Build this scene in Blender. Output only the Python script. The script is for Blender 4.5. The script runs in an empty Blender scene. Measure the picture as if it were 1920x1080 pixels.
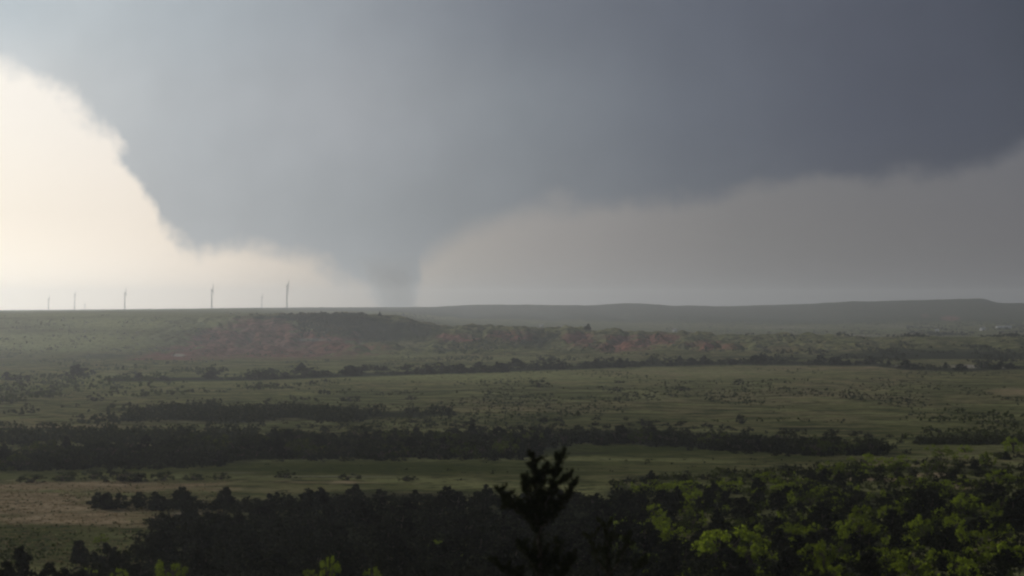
import bpy, math, random
import numpy as np
from mathutils import Vector, Matrix

random.seed(7)
rng = np.random.default_rng(7)
S = bpy.context.scene
COL = S.collection
R = math.radians

# ------------------------------------------------------------------ camera
F = 4330.0            # focal length in 1920-wide picture units
HOR = 576.0           # picture row of eye level
cam = bpy.data.cameras.new("camera")
cam.sensor_width = 36.0
cam.lens = 36.0 * F / 1920.0
cam.clip_start = 0.5
cam.clip_end = 90000.0
cam.dof.use_dof = True
cam.dof.focus_distance = 2500.0
cam.dof.aperture_fstop = 0.65
camo = bpy.data.objects.new("camera", cam)
COL.objects.link(camo)
camo.location = (0, 0, 0)
camo.rotation_euler = (R(90) + math.atan((HOR - 540.0) / F), 0, 0)
S.camera = camo
S.render.engine = 'CYCLES'
S.cycles.filter_width = 2.3
S.cycles.volume_bounces = 1
S.cycles.max_bounces = 8
S.cycles.diffuse_bounces = 2
S.cycles.transparent_max_bounces = 8
S.cycles.use_denoising = True
S.view_settings.view_transform = 'Standard'
S.view_settings.look = 'None'
S.view_settings.gamma = 1.0
S.view_settings.use_curve_mapping = False
S.view_settings.exposure = 0.0

SUN_AZ, SUN_EL = -33.0, 17.5      # degrees from the view axis (left), above the horizon


def lin(c):
    out = []
    for v in c:
        v = v / 255.0
        out.append(v / 12.92 if v <= 0.04045 else ((v + 0.055) / 1.055) ** 2.4)
    return out + [1.0]


# ------------------------------------------------------------------ world: Nishita sky under a storm deck
W = bpy.data.worlds.new("World")
S.world = W
W.use_nodes = True
nt = W.node_tree
nt.nodes.clear()


class NB:
    """tiny node builder"""
    def __init__(s, nt):
        s.nt = nt

    def n(s, t, **kw):
        nd = s.nt.nodes.new(t)
        for k, v in kw.items():
            setattr(nd, k, v)
        return nd

    def put(s, sock, v):
        if isinstance(v, bpy.types.NodeSocket):
            s.nt.links.new(v, sock)
        else:
            sock.default_value = v

    def m(s, op, a, b=0.0, c=0.0, clamp=False):
        nd = s.n('ShaderNodeMath', operation=op, use_clamp=clamp)
        s.put(nd.inputs[0], a)
        s.put(nd.inputs[1], b)
        s.put(nd.inputs[2], c)
        return nd.outputs[0]

    def rng(s, v, a, b, c=0.0, d=1.0, smooth=True):
        nd = s.n('ShaderNodeMapRange', interpolation_type='SMOOTHSTEP' if smooth else 'LINEAR')
        s.put(nd.inputs[0], v)
        s.put(nd.inputs[1], a)
        s.put(nd.inputs[2], b)
        s.put(nd.inputs[3], c)
        s.put(nd.inputs[4], d)
        return nd.outputs[0]

    def mix(s, f, a, b, blend='MIX'):
        nd = s.n('ShaderNodeMix', data_type='RGBA', blend_type=blend)
        s.put(nd.inputs[0], f)
        s.put(nd.inputs[6], a)
        s.put(nd.inputs[7], b)
        return nd.outputs[2]

    def ramp(s, v, pts, interp='B_SPLINE'):
        nd = s.n('ShaderNodeValToRGB')
        cr = nd.color_ramp
        cr.interpolation = interp
        while len(cr.elements) < len(pts):
            cr.elements.new(0.5)
        for e, (p, c) in zip(cr.elements, pts):
            e.position = p
            e.color = c
        s.put(nd.inputs[0], v)
        return nd.outputs[0]

    def noise(s, vec, scale, detail=3.0, rough=0.5, dim='3D'):
        nd = s.n('ShaderNodeTexNoise', noise_dimensions=dim)
        s.put(nd.inputs['Vector'], vec)
        s.put(nd.inputs['Scale'], scale)
        s.put(nd.inputs['Detail'], detail)
        s.put(nd.inputs['Roughness'], rough)
        return nd.outputs[0]

    def curve(s, v, pts):
        nd = s.n('ShaderNodeFloatCurve')
        cu = nd.mapping.curves[0]
        while len(cu.points) < len(pts):
            cu.points.new(0.5, 0.5)
        for p, (a, b) in zip(cu.points, pts):
            p.location = (a, b)
            p.handle_type = 'AUTO_CLAMPED'
        nd.mapping.update()
        s.put(nd.inputs[1], v)
        return nd.outputs[0]


b = NB(nt)
tc = b.n('ShaderNodeTexCoord')
sep = b.n('ShaderNodeSeparateXYZ')
nt.links.new(tc.outputs['Generated'], sep.inputs[0])
az = b.m('ARCTAN2', sep.outputs[0], sep.outputs[1])
el = b.m('ARCSINE', sep.outputs[2])
U = b.m('MULTIPLY_ADD', az, 4400.0, 960.0)       # azimuth, in units of 1/4400 rad from the left edge
V = b.m('MULTIPLY_ADD', el, -4340.0, HOR)        # elevation downwards in the same unit
U0, U1 = -1400.0, 3400.0
un = b.rng(U, U0, U1, 0.0, 1.0, smooth=False)
uu = lambda x: (x - U0) / (U1 - U0)
V0, V1 = 620.0, -580.0
vn = lambda y: (y - V0) / (V1 - V0)
# ragged displacement of the deck's edge
cmb = b.n('ShaderNodeCombineXYZ')
b.put(cmb.inputs[0], b.m('MULTIPLY', U, 0.01))
b.put(cmb.inputs[1], b.m('MULTIPLY', V, 0.01))
n1 = b.m('SUBTRACT', b.noise(cmb.outputs[0], 0.9, 3.0, 0.5), 0.5)
n2 = b.m('SUBTRACT', b.noise(cmb.outputs[0], 3.2, 4.0, 0.6), 0.5)
# the deck's lower edge as elevation over azimuth
uw = b.m('ADD', un, b.m('MULTIPLY', b.m('ADD', b.m('MULTIPLY', n2, 0.3), n1), 70.0 / (U1 - U0)))
edge = b.curve(uw, [(uu(x), vn(y)) for x, y in [
    (-1400, -420), (-800, -260), (-350, -60), (-60, 112), (40, 140), (90, 178), (150, 215), (205, 262), (240, 340),
    (270, 405), (330, 455), (420, 462), (520, 476), (575, 490), (630, 512), (680, 545), (720, 585), (740, 604), (764, 604), (781, 500), (850, 450), (930, 408),
    (1010, 384), (1200, 380), (1350, 366), (1480, 338), (1600, 330), (1720, 335), (1850, 312), (1930, 270), (2100, 200), (2500, 220), (3400, 260)]])
ev = b.rng(edge, 0.0, 1.0, V0, V1, smooth=False)
dist = b.m('SUBTRACT', ev, V)                    # > 0 inside the deck
dist = b.m('ADD', dist, b.m('MULTIPLY', n1, 90.0))
dist = b.m('ADD', dist, b.m('MULTIPLY', n2, 20.0))
wid = b.curve(un, [(0, 0.6), (uu(0), 0.30), (uu(240), 0.36), (uu(330), 0.26), (uu(520), 0.32), (uu(700), 0.4), (uu(900), 0.36), (uu(1300), 0.26), (uu(1700), 0.24), (1, 0.6)])
wid = b.m('MULTIPLY', wid, 100.0)
deck = b.rng(b.m('DIVIDE', dist, wid), -1.0, 1.0)

SKYCOL = {
    0: [(-1400, (190, 196, 200)), (-400, (196, 202, 206)), (0, (184, 194, 200)), (150, (182, 190, 195)), (340, (168, 176, 182)), (640, (147, 153, 160)), (960, (119, 125, 135)),
        (1280, (100, 106, 118)), (1600, (86, 91, 104)), (1820, (78, 83, 96)), (1960, (68, 74, 86)), (2400, (66, 72, 84)), (3400, (84, 88, 98))],
    200: [(-1400, (205, 208, 210)), (-300, (220, 220, 220)), (0, (214, 215, 214)), (150, (188, 192, 194)), (340, (172, 177, 181)), (640, (157, 161, 166)), (960, (132, 138, 145)),
          (1280, (104, 110, 121)), (1600, (84, 89, 102)), (1820, (78, 83, 96)), (1960, (74, 79, 91)), (3400, (84, 88, 98))],
    430: [(-1400, (200, 200, 200)), (0, (190, 190, 190)), (340, (166, 170, 173)), (640, (148, 153, 157)), (850, (136, 141, 146)), (1000, (126, 131, 137)),
          (1280, (104, 109, 117)), (1600, (86, 90, 100)), (1960, (78, 82, 92)), (3400, (84, 88, 98))],
}
rp = {k: b.ramp(un, [(uu(x), lin([q_ * (0.955 if x > 700 else 1.0) for q_ in c])) for x, c in v], 'LINEAR') for k, v in SKYCOL.items()}
cloudc = b.mix(b.rng(V, 215.0, 430.0), b.mix(b.rng(V, 0.0, 215.0), rp[0], rp[200]), rp[430])
# soft billows in the deck, then an even grey overhead and behind
cloudc = b.mix(1.0, cloudc, b.rng(n1, -0.3, 0.3, 0.965, 1.035), 'MULTIPLY')
cloudc = b.mix(b.rng(el, 0.35, 0.9), cloudc, lin((62, 66, 75)))
behind = b.rng(b.m('ABSOLUTE', az), 1.3, 2.4)
cloudc = b.mix(behind, cloudc, lin((72, 76, 84)))
under = b.ramp(un, [(uu(x), lin(c)) for x, c in [
    (-1400, (255, 246, 228)), (-300, (255, 246, 232)), (0, (247, 240, 229)), (220, (241, 233, 223)), (400, (230, 221, 211)), (600, (200, 193, 186)), (720, (180, 174, 169)),
    (850, (155, 154, 154)), (1000, (141, 141, 144)), (1200, (124, 125, 130)), (1400, (110, 112, 118)), (1650, (102, 104, 111)), (1920, (97, 99, 107)), (3400, (92, 94, 103))]], 'LINEAR')
under = b.mix(behind, under, lin((84, 88, 96)))
warm = b.mix(b.rng(V, 150.0, 560.0), (0.97, 1.0, 1.05, 1), (1.03, 1.0, 0.95, 1))
under = b.mix(1.0, under, warm, 'MULTIPLY')
glow = b.m('MULTIPLY', b.rng(V, 380.0, 590.0), b.rng(U, 760.0, 0.0))
under = b.mix(1.0, under, b.m('MULTIPLY_ADD', b.m('MULTIPLY', glow, b.rng(b.m('ABSOLUTE', az), 1.2, 0.6)), 0.30, 1.0), 'MULTIPLY')
sky = b.n('ShaderNodeTexSky', sky_type='NISHITA')
sky.sun_disc = False
sky.sun_elevation = R(SUN_EL)
sky.sun_rotation = R(SUN_AZ)
sky.dust_density = 3.0
bg_sky = b.n('ShaderNodeBackground')
nt.links.new(sky.outputs[0], bg_sky.inputs[0])
bg_sky.inputs[1].default_value = 0.08
bg_cl = b.n('ShaderNodeBackground')
nt.links.new(b.mix(deck, under, cloudc), bg_cl.inputs[0])
bg_cl.inputs[1].default_value = 1.0
mx = b.n('ShaderNodeMixShader')
b.put(mx.inputs[0], b.m('MULTIPLY_ADD', deck, 0.06, 0.94))
nt.links.new(bg_sky.outputs[0], mx.inputs[1])
nt.links.new(bg_cl.outputs[0], mx.inputs[2])
wo = b.n('ShaderNodeOutputWorld')
nt.links.new(mx.outputs[0], wo.inputs[0])
W.cycles.sampling_method = 'MANUAL'
W.cycles.sample_map_resolution = 1024

# ------------------------------------------------------------------ sun
sl = bpy.data.lights.new("sun", 'SUN')
sl.energy = 1.5
sl.angle = R(10)
sl.color = (1.0, 0.96, 0.88)
so = bpy.data.objects.new("sun", sl)
COL.objects.link(so)
sd = Vector((math.sin(R(SUN_AZ)) * math.cos(R(SUN_EL)), math.cos(R(SUN_AZ)) * math.cos(R(SUN_EL)), math.sin(R(SUN_EL))))
so.rotation_euler = sd.to_track_quat('Z', 'Y').to_euler()
so.location = sd * 500

HAZE_DENSITY = 7.2e-5
HAZE_G = 0.75


# ------------------------------------------------------------------ helpers
def tag(o, label=None, cat=None, group=None, kind=None):
    if label: o['label'] = label
    if cat: o['category'] = cat
    if group: o['group'] = group
    if kind: o['kind'] = kind
    return o


def mesh_from(name, v, f, mat, smooth=False, mats=None):
    """v (n,3) array, f (m,k) array of equal-size faces or list of lists"""
    me = bpy.data.meshes.new(name)
    if isinstance(f, np.ndarray):
        k = f.shape[1]
        me.vertices.add(len(v))
        me.vertices.foreach_set('co', np.asarray(v, np.float32).ravel())
        me.loops.add(f.size)
        me.loops.foreach_set('vertex_index', f.astype(np.int32).ravel())
        me.polygons.add(len(f))
        me.polygons.foreach_set('loop_start', np.arange(0, f.size, k, dtype=np.int32))
        me.polygons.foreach_set('loop_total', np.full(len(f), k, np.int32))
        me.update(calc_edges=True)
    else:
        me.from_pydata([tuple(p) for p in v], [], f)
        me.update()
    if mat: me.materials.append(mat)
    if smooth:
        me.polygons.foreach_set('use_smooth', np.ones(len(me.polygons), bool))
    return me


def link(name, me, parent=None):
    o = bpy.data.objects.new(name, me)
    COL.objects.link(o)
    if parent: o.parent = parent
    return o


def empty(name, loc):
    o = bpy.data.objects.new(name, None)
    o.empty_display_size = 0.5
    o.location = loc
    COL.objects.link(o)
    return o


def hash2(ix, iy, seed):
    h = (ix.astype(np.int64) * 374761393 + iy.astype(np.int64) * 668265263 + seed * 974634777) & 0xffffffff
    h = ((h ^ (h >> 13)) * 1274126177) & 0xffffffff
    h = h ^ (h >> 16)
    return (h & 0xffffff) / float(0xffffff)


def vnoise(x, y, seed=0):
    ix, iy = np.floor(x), np.floor(y)
    fx, fy = x - ix, y - iy
    fx = fx * fx * (3 - 2 * fx)
    fy = fy * fy * (3 - 2 * fy)
    a = hash2(ix, iy, seed); bb = hash2(ix + 1, iy, seed)
    c = hash2(ix, iy + 1, seed); d = hash2(ix + 1, iy + 1, seed)
    return (a + (bb - a) * fx) * (1 - fy) + (c + (d - c) * fx) * fy - 0.5


def fbm(x, y, seed=0, oct=4):
    s = 0; a = 1.0
    for i in range(oct):
        s = s + a * vnoise(x * 2 ** i + 17.3 * i, y * 2 ** i - 9.1 * i, seed + i)
        a *= 0.5
    return s


def sstep(x, a, bb):
    t = np.clip((x - a) / (bb - a), 0, 1)
    return t * t * (3 - 2 * t)


# ------------------------------------------------------------------ terrain
NEAR = [(2, -1.75), (10, -2.2), (30, -4.4), (60, -8.0), (95, -12.2), (150, -19), (200, -25.0), (250, -30.2), (300, -34.4), (350, -35.6), (400, -36.5), (500, -37.4),
        (620, -40.5), (720, -42.4), (850, -44.2), (1200, -47.6), (1800, -51.6), (2200, -53.5)]
FARD = [2500, 2700, 2900, 3100, 3200, 3300, 3600, 4500, 6000, 8000, 10000, 12000, 16500]
FARY = {
    -600: [668, 652, 634, 616, 608, 600, 591, 586, 584.5, 583.5, 583, 582, 581.5],
    0:    [668, 652, 634, 616, 608, 600, 590, 585.5, 584.5, 583.5, 583, 582, 581.5],
    230:  [670, 655, 636, 616, 608, 600, 589, 584, 582.5, 581.5, 581, 580, 580],
    380:  [671, 662, 648, 628, 613, 601, 590, 585, 581, 579.5, 579, 578.5, 578.5],
    470:  [671, 663, 653, 641, 616, 592.5, 590, 586, 580.5, 578.5, 578, 577.5, 577.5],
    600:  [671, 664, 656, 647, 619, 591, 590, 592, 586, 580, 577, 576.5, 577],
    750:  [668, 658, 649, 639, 614, 591, 592, 600, 590, 582, 576.5, 577, 578],
    785:  [667, 657, 647, 636, 617, 602, 604, 606, 596, 584, 576, 577, 578],
    825:  [666, 656, 643, 627, 615, 611, 615, 612, 600, 586, 575, 577, 578],
    900:  [665, 656, 645, 632, 614, 612, 619, 618, 606, 590, 572, 575, 578],
    1000: [664, 657, 648, 638, 616, 613, 620, 622, 609, 591, 571, 575, 578],
    1100: [663, 657, 648, 637, 620, 618, 624, 626, 612, 592, 570, 574, 578],
    1270: [663, 657, 649, 641, 625, 624, 630, 630, 616, 594, 571, 574, 578],
    1400: [664, 658, 650, 640, 631, 629, 633, 631, 618, 596, 572, 574, 578],
    1520: [666, 658, 648, 636, 632, 632, 636, 632, 618, 596, 571, 574, 578],
    1600: [666, 659, 650, 637, 634, 634, 637, 632, 618, 594, 563, 570, 578],
    1700: [666, 660, 650, 637, 634, 634, 637, 632, 618, 592, 560.5, 570, 578],
    1845: [666, 660, 648, 635, 632, 633, 636, 630, 617, 590, 557.5, 570, 578],
    1866: [666, 660, 648, 635, 632, 633, 636, 630, 617, 590, 566, 570, 578],
    1920: [666, 660, 647, 634, 631, 632, 635, 630, 616, 590, 568, 571, 578],
    2600: [666, 660, 647, 634, 631, 632, 635, 630, 616, 590, 570, 572, 578],
}


def pchip(x, y, xi):
    x = np.asarray(x, float); y = np.asarray(y, float)
    h = np.diff(x); d = np.diff(y) / h
    m = np.zeros_like(y)
    for i in range(1, len(x) - 1):
        if d[i - 1] * d[i] > 0:
            w1 = 2 * h[i] + h[i - 1]; w2 = h[i] + 2 * h[i - 1]
            m[i] = (w1 + w2) / (w1 / d[i - 1] + w2 / d[i])
    m[0] = d[0]; m[-1] = d[-1]
    k = np.clip(np.searchsorted(x, xi) - 1, 0, len(x) - 2)
    t = (xi - x[k]) / h[k]
    return (y[k] * (1 + 2 * t) * (1 - t) ** 2 + m[k] * h[k] * t * (1 - t) ** 2 + y[k + 1] * t * t * (3 - 2 * t) + m[k + 1] * h[k] * t * t * (t - 1))


LD = np.linspace(math.log(2), math.log(16500), 1400)
cols = sorted(FARY)
XI = np.arange(-600, 2601, 5.0)
prof = []
for cx in cols:
    ds = [p[0] for p in NEAR] + FARD
    zs = [p[1] for p in NEAR] + [-(yy - HOR) / F * d for d, yy in zip(FARD, FARY[cx])]
    prof.append(pchip(np.log(ds), zs, LD))
prof = np.array(prof)
TAB = np.array([np.interp(XI, cols, prof[:, j]) for j in range(len(LD))]).T      # (nX, nD)
k = np.ones(5) / 5
TABs = np.apply_along_axis(lambda c: np.convolve(np.pad(c, 2, mode='edge'), k, 'valid'), 0, TAB)
TAB = TABs


def terrain(x, y):
    x = np.asarray(x, float); y = np.asarray(y, float)
    r = np.hypot(x, y)
    th = np.arctan2(x, y)
    d = np.maximum(r * np.cos(np.minimum(np.abs(th), 0.25)), 2.0)
    X = 960 + F * np.tan(np.clip(th, -1.2, 1.2))
    X = np.clip(X, -600, 2599)
    w = sstep(np.abs(th), 1.0, 2.6)
    X = X * (1 - w) + 960 * w
    fx = (X + 600) / 5.0
    i = np.clip(fx.astype(int), 0, len(XI) - 2); fx = fx - i
    fd = np.clip((np.log(d) - LD[0]) / (LD[1] - LD[0]), 0, len(LD) - 1.001)
    j = fd.astype(int); fd = fd - j
    z = (TAB[i, j] * (1 - fx) + TAB[i + 1, j] * fx) * (1 - fd) + (TAB[i, j + 1] * (1 - fx) + TAB[i + 1, j + 1] * fx) * fd
    # rolling relief, gullied badlands on the escarpment
    amp = np.interp(d, [0, 60, 300, 800, 1500, 2400, 3600, 6000, 9000, 16500], [0, .15, .6, .9, 1.2, 1.0, 0.8, 3.0, 4.0, 0.5])
    z = z + amp * fbm(x / 70.0, y / 110.0, 3)
    bad = sstep(d, 2480, 2750) * (1 - sstep(d, 3250, 3480)) * sstep(X, 150, 420) * (1 - 0.6 * sstep(X, 1350, 1800))
    warp = fbm(x / 120.0, y / 160.0, 31, 2) * 40
    g = np.abs(vnoise((x + warp) / 34.0, y / 260.0, 11)) + 0.5 * np.abs(vnoise((x - warp) / 15.0, y / 90.0, 12)) + 0.25 * np.abs(vnoise(x / 7.0, y / 40.0, 14))
    z = z - bad * 21.0 * (0.30 - g)
    gf = sstep(d, 6500, 8000) * (1 - sstep(d, 11500, 13000))
    z = z - gf * 30.0 * (0.25 - np.abs(vnoise(x / 260.0, y / 2500.0, 21))) * sstep(X, 760, 900)
    return z


def picX(x, y): return 960 + F * x / y
def picY(y, z): return HOR - F * z / y


_dl = np.exp(np.linspace(math.log(120), math.log(12000), 2600))


_xs = np.arange(-60, 1984, 4.0)
_tg = (_xs[:, None] - 960) / F
_yy = picY(_dl[None, :], terrain(_tg * _dl[None, :], np.broadcast_to(_dl[None, :], (len(_xs), len(_dl)))))


def on_ground(X, Y):
    """first ground point seen along the direction (X, Y)"""
    col = _yy[min(max(int((X + 62) // 4), 0), len(_xs) - 1)]
    i = int(np.argmax(col <= Y))
    if i == 0 and col[0] > Y: i = len(_dl) - 1
    d = _dl[i]; x = (X - 960) / F * d
    return x, d, float(terrain(x, d))


th_in = np.linspace(-0.245, 0.245, 760)
th_out = np.concatenate([np.linspace(0.245, 0.6, 30)[1:], np.linspace(0.6, math.pi, 40)[1:]])
TH = np.concatenate([-th_out[::-1], th_in, th_out])
RR = np.concatenate([np.linspace(2, 250, 60)[:-1], np.linspace(250, 640, 110)[:-1], np.linspace(640, 1200, 70)[:-1], np.linspace(1200, 2400, 90)[:-1],
                     np.linspace(2400, 3700, 150)[:-1], np.linspace(3700, 5000, 30)[:-1], np.linspace(5000, 11000, 90)[:-1], np.linspace(11000, 16500, 20)])
T2, R2 = np.meshgrid(TH, RR)
gx, gy = R2 * np.sin(T2), R2 * np.cos(T2)
gz = terrain(gx, gy)
nR, nT = gx.shape
dd = np.maximum(R2 * np.cos(np.minimum(np.abs(T2), 0.25)), 2)
GX = 960 + F * np.tan(np.clip(T2, -1.2, 1.2))
GYp = HOR - F * gz / dd


def blobs(lst, gx=None):
    out = np.zeros_like(GX)
    for X, Y, rx, ry, w in lst:
        q = ((GX - X) / rx) ** 2 + ((GYp - Y) / ry) ** 2
        out = np.maximum(out, w * np.exp(-q * 1.2))
    return out


mid = (dd > 2350) & (dd < 4300)
red = blobs([(440, 640, 90, 26, 1), (500, 618, 60, 20, .9), (400, 660, 120, 14, .8), (560, 640, 110, 22, 1), (530, 655, 190, 20, .8), (330, 668, 60, 12, 1), (270, 672, 40, 8, .6), (430, 645, 90, 20, .7), (470, 615, 70, 22, .55), (650, 655, 60, 18, .55), (860, 632, 45, 13, .8),
             (960, 630, 60, 13, .6), (1085, 636, 35, 16, .8), (1170, 645, 60, 18, .9), (1240, 636, 40, 12, .9), (1330, 648, 80, 13, .45), (1480, 655, 90, 12, .25),
             (640, 690, 90, 12, 0.0)]) * mid
red = red * np.clip(1.10 + 1.4 * fbm(gx / 24, gy / 60, 41, 4), 0, 1.2)
red = red + blobs([(1782, 597, 22, 6, .8), (1735, 592, 14, 8, .35)]) * (dd > 6500)
dry = blobs([(20, 945, 260, 36, 1), (200, 912, 300, 14, .9), (120, 970, 260, 20, .9), (330, 968, 110, 10, .9), (640, 905, 200, 6, .5), (1600, 690, 350, 10, .55), (1300, 700, 350, 18, .45), (1900, 735, 60, 10, .7), (1560, 730, 340, 40, .4),
             (950, 765, 350, 22, .35), (150, 800, 260, 6, .5), (1300, 950, 60, 5, .8), (1420, 945, 40, 5, .7), (1600, 900, 160, 8, .7), (1800, 912, 90, 10, .9), (1860, 1030, 90, 14, .8), (1750, 890, 60, 8, .8), (1100, 800, 300, 10, .25)]) * (dd < 2350)
pale = blobs([(1812, 687, 34, 4, 1), (1690, 686, 26, 3, .5), (1890, 689, 30, 3, .5), (1620, 629, 90, 3.0, .45), (1690, 630, 25, 3, .3), (1480, 614, 120, 4, .35), (1700, 612, 90, 5, .35), (620, 893, 240, 3, 0.35), (450, 886, 80, 3, 0.3), (350, 963, 36, 3, 0.7),
              (335, 666, 14, 3, 1), (585, 637, 45, 4, .6), (1050, 612, 20, 2, .5)])
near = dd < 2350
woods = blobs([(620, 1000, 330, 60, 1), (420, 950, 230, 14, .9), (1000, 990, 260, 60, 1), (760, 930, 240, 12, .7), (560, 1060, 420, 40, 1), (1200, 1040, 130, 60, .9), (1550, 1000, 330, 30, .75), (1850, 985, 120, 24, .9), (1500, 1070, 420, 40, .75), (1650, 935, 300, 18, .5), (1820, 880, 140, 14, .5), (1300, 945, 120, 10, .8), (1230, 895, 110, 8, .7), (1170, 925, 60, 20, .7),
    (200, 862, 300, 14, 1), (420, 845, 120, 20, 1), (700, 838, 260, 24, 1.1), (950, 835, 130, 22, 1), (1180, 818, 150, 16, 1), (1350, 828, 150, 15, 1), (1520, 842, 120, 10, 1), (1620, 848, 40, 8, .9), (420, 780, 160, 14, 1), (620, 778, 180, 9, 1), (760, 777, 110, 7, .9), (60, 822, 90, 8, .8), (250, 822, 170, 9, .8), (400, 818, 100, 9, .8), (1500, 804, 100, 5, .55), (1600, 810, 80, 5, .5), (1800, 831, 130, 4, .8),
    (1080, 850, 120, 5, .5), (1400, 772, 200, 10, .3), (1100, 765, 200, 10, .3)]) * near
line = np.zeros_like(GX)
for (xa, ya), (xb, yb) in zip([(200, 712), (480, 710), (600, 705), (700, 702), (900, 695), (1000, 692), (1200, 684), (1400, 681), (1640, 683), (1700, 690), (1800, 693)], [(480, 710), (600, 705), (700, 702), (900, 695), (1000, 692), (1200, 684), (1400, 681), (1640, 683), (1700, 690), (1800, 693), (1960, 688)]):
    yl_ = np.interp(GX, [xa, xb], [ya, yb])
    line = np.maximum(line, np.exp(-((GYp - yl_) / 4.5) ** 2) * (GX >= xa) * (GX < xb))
dark = blobs([(730, 622, 120, 22, 1.1), (660, 602, 90, 12, 1), (560, 596, 130, 7, .9), (1000, 640, 60, 18, .7), (1780, 668, 300, 16, .9), (1450, 672, 240, 7, .6), (60, 622, 130, 16, .35), (520, 612, 60, 18, .6), (200, 668, 110, 10, .5), (420, 662, 90, 8, .3)]) * mid  # scrub tone; over the mesa face it also paints in the face's shade
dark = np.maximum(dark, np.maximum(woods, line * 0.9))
lit_grass = blobs([(60, 640, 270, 24, 1.25), (230, 606, 230, 15, 1.1), (120, 590, 300, 7, .7), (430, 602, 60, 10, .6), (300, 715, 420, 22, .45), (860, 705, 460, 15, .8), (1280, 700, 260, 14, .6), (750, 665, 120, 8, .4), (950, 672, 160, 6, .4)])  # pale grass, with sunlight on the left slope and plain painted in
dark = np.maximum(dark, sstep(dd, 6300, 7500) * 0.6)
lush = blobs([(60, 655, 220, 26, .8), (700, 878, 560, 16, 1.2), (1150, 842, 480, 16, 1.0), (60, 1010, 200, 50, .8), (200, 880, 300, 10, .9), (1500, 860, 200, 12, .8), (1100, 790, 500, 20, .5), (1800, 810, 300, 30, .4), (1500, 900, 300, 30, .5)])

parts = {}
fi = np.arange(nR * nT).reshape(nR, nT)
q = np.stack([fi[:-1, :-1], fi[:-1, 1:], fi[1:, 1:], fi[1:, :-1]], -1)
rc = RR[:-1][:, None] * np.ones((1, nT - 1))
xc = GX[:-1, :-1]
kind = np.where(rc < 2399, 0, np.where(rc < 4999, np.where(xc < 830, 1, 2), 3))


# ------------------------------------------------------------------ materials
def new_mat(name):
    m = bpy.data.materials.new(name)
    m.use_nodes = True
    m.node_tree.nodes.clear()
    return m, NB(m.node_tree)


def out_surface(bb, sh):
    o = bb.n('ShaderNodeOutputMaterial')
    bb.nt.links.new(sh, o.inputs['Surface'])
    return o


def diffuse(bb, c, rough=0.9):
    p = bb.n('ShaderNodeBsdfPrincipled')
    bb.put(p.inputs['Base Color'], c)
    bb.put(p.inputs['Roughness'], rough)
    bb.put(p.inputs['Specular IOR Level'], 0.15)
    return p


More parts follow.
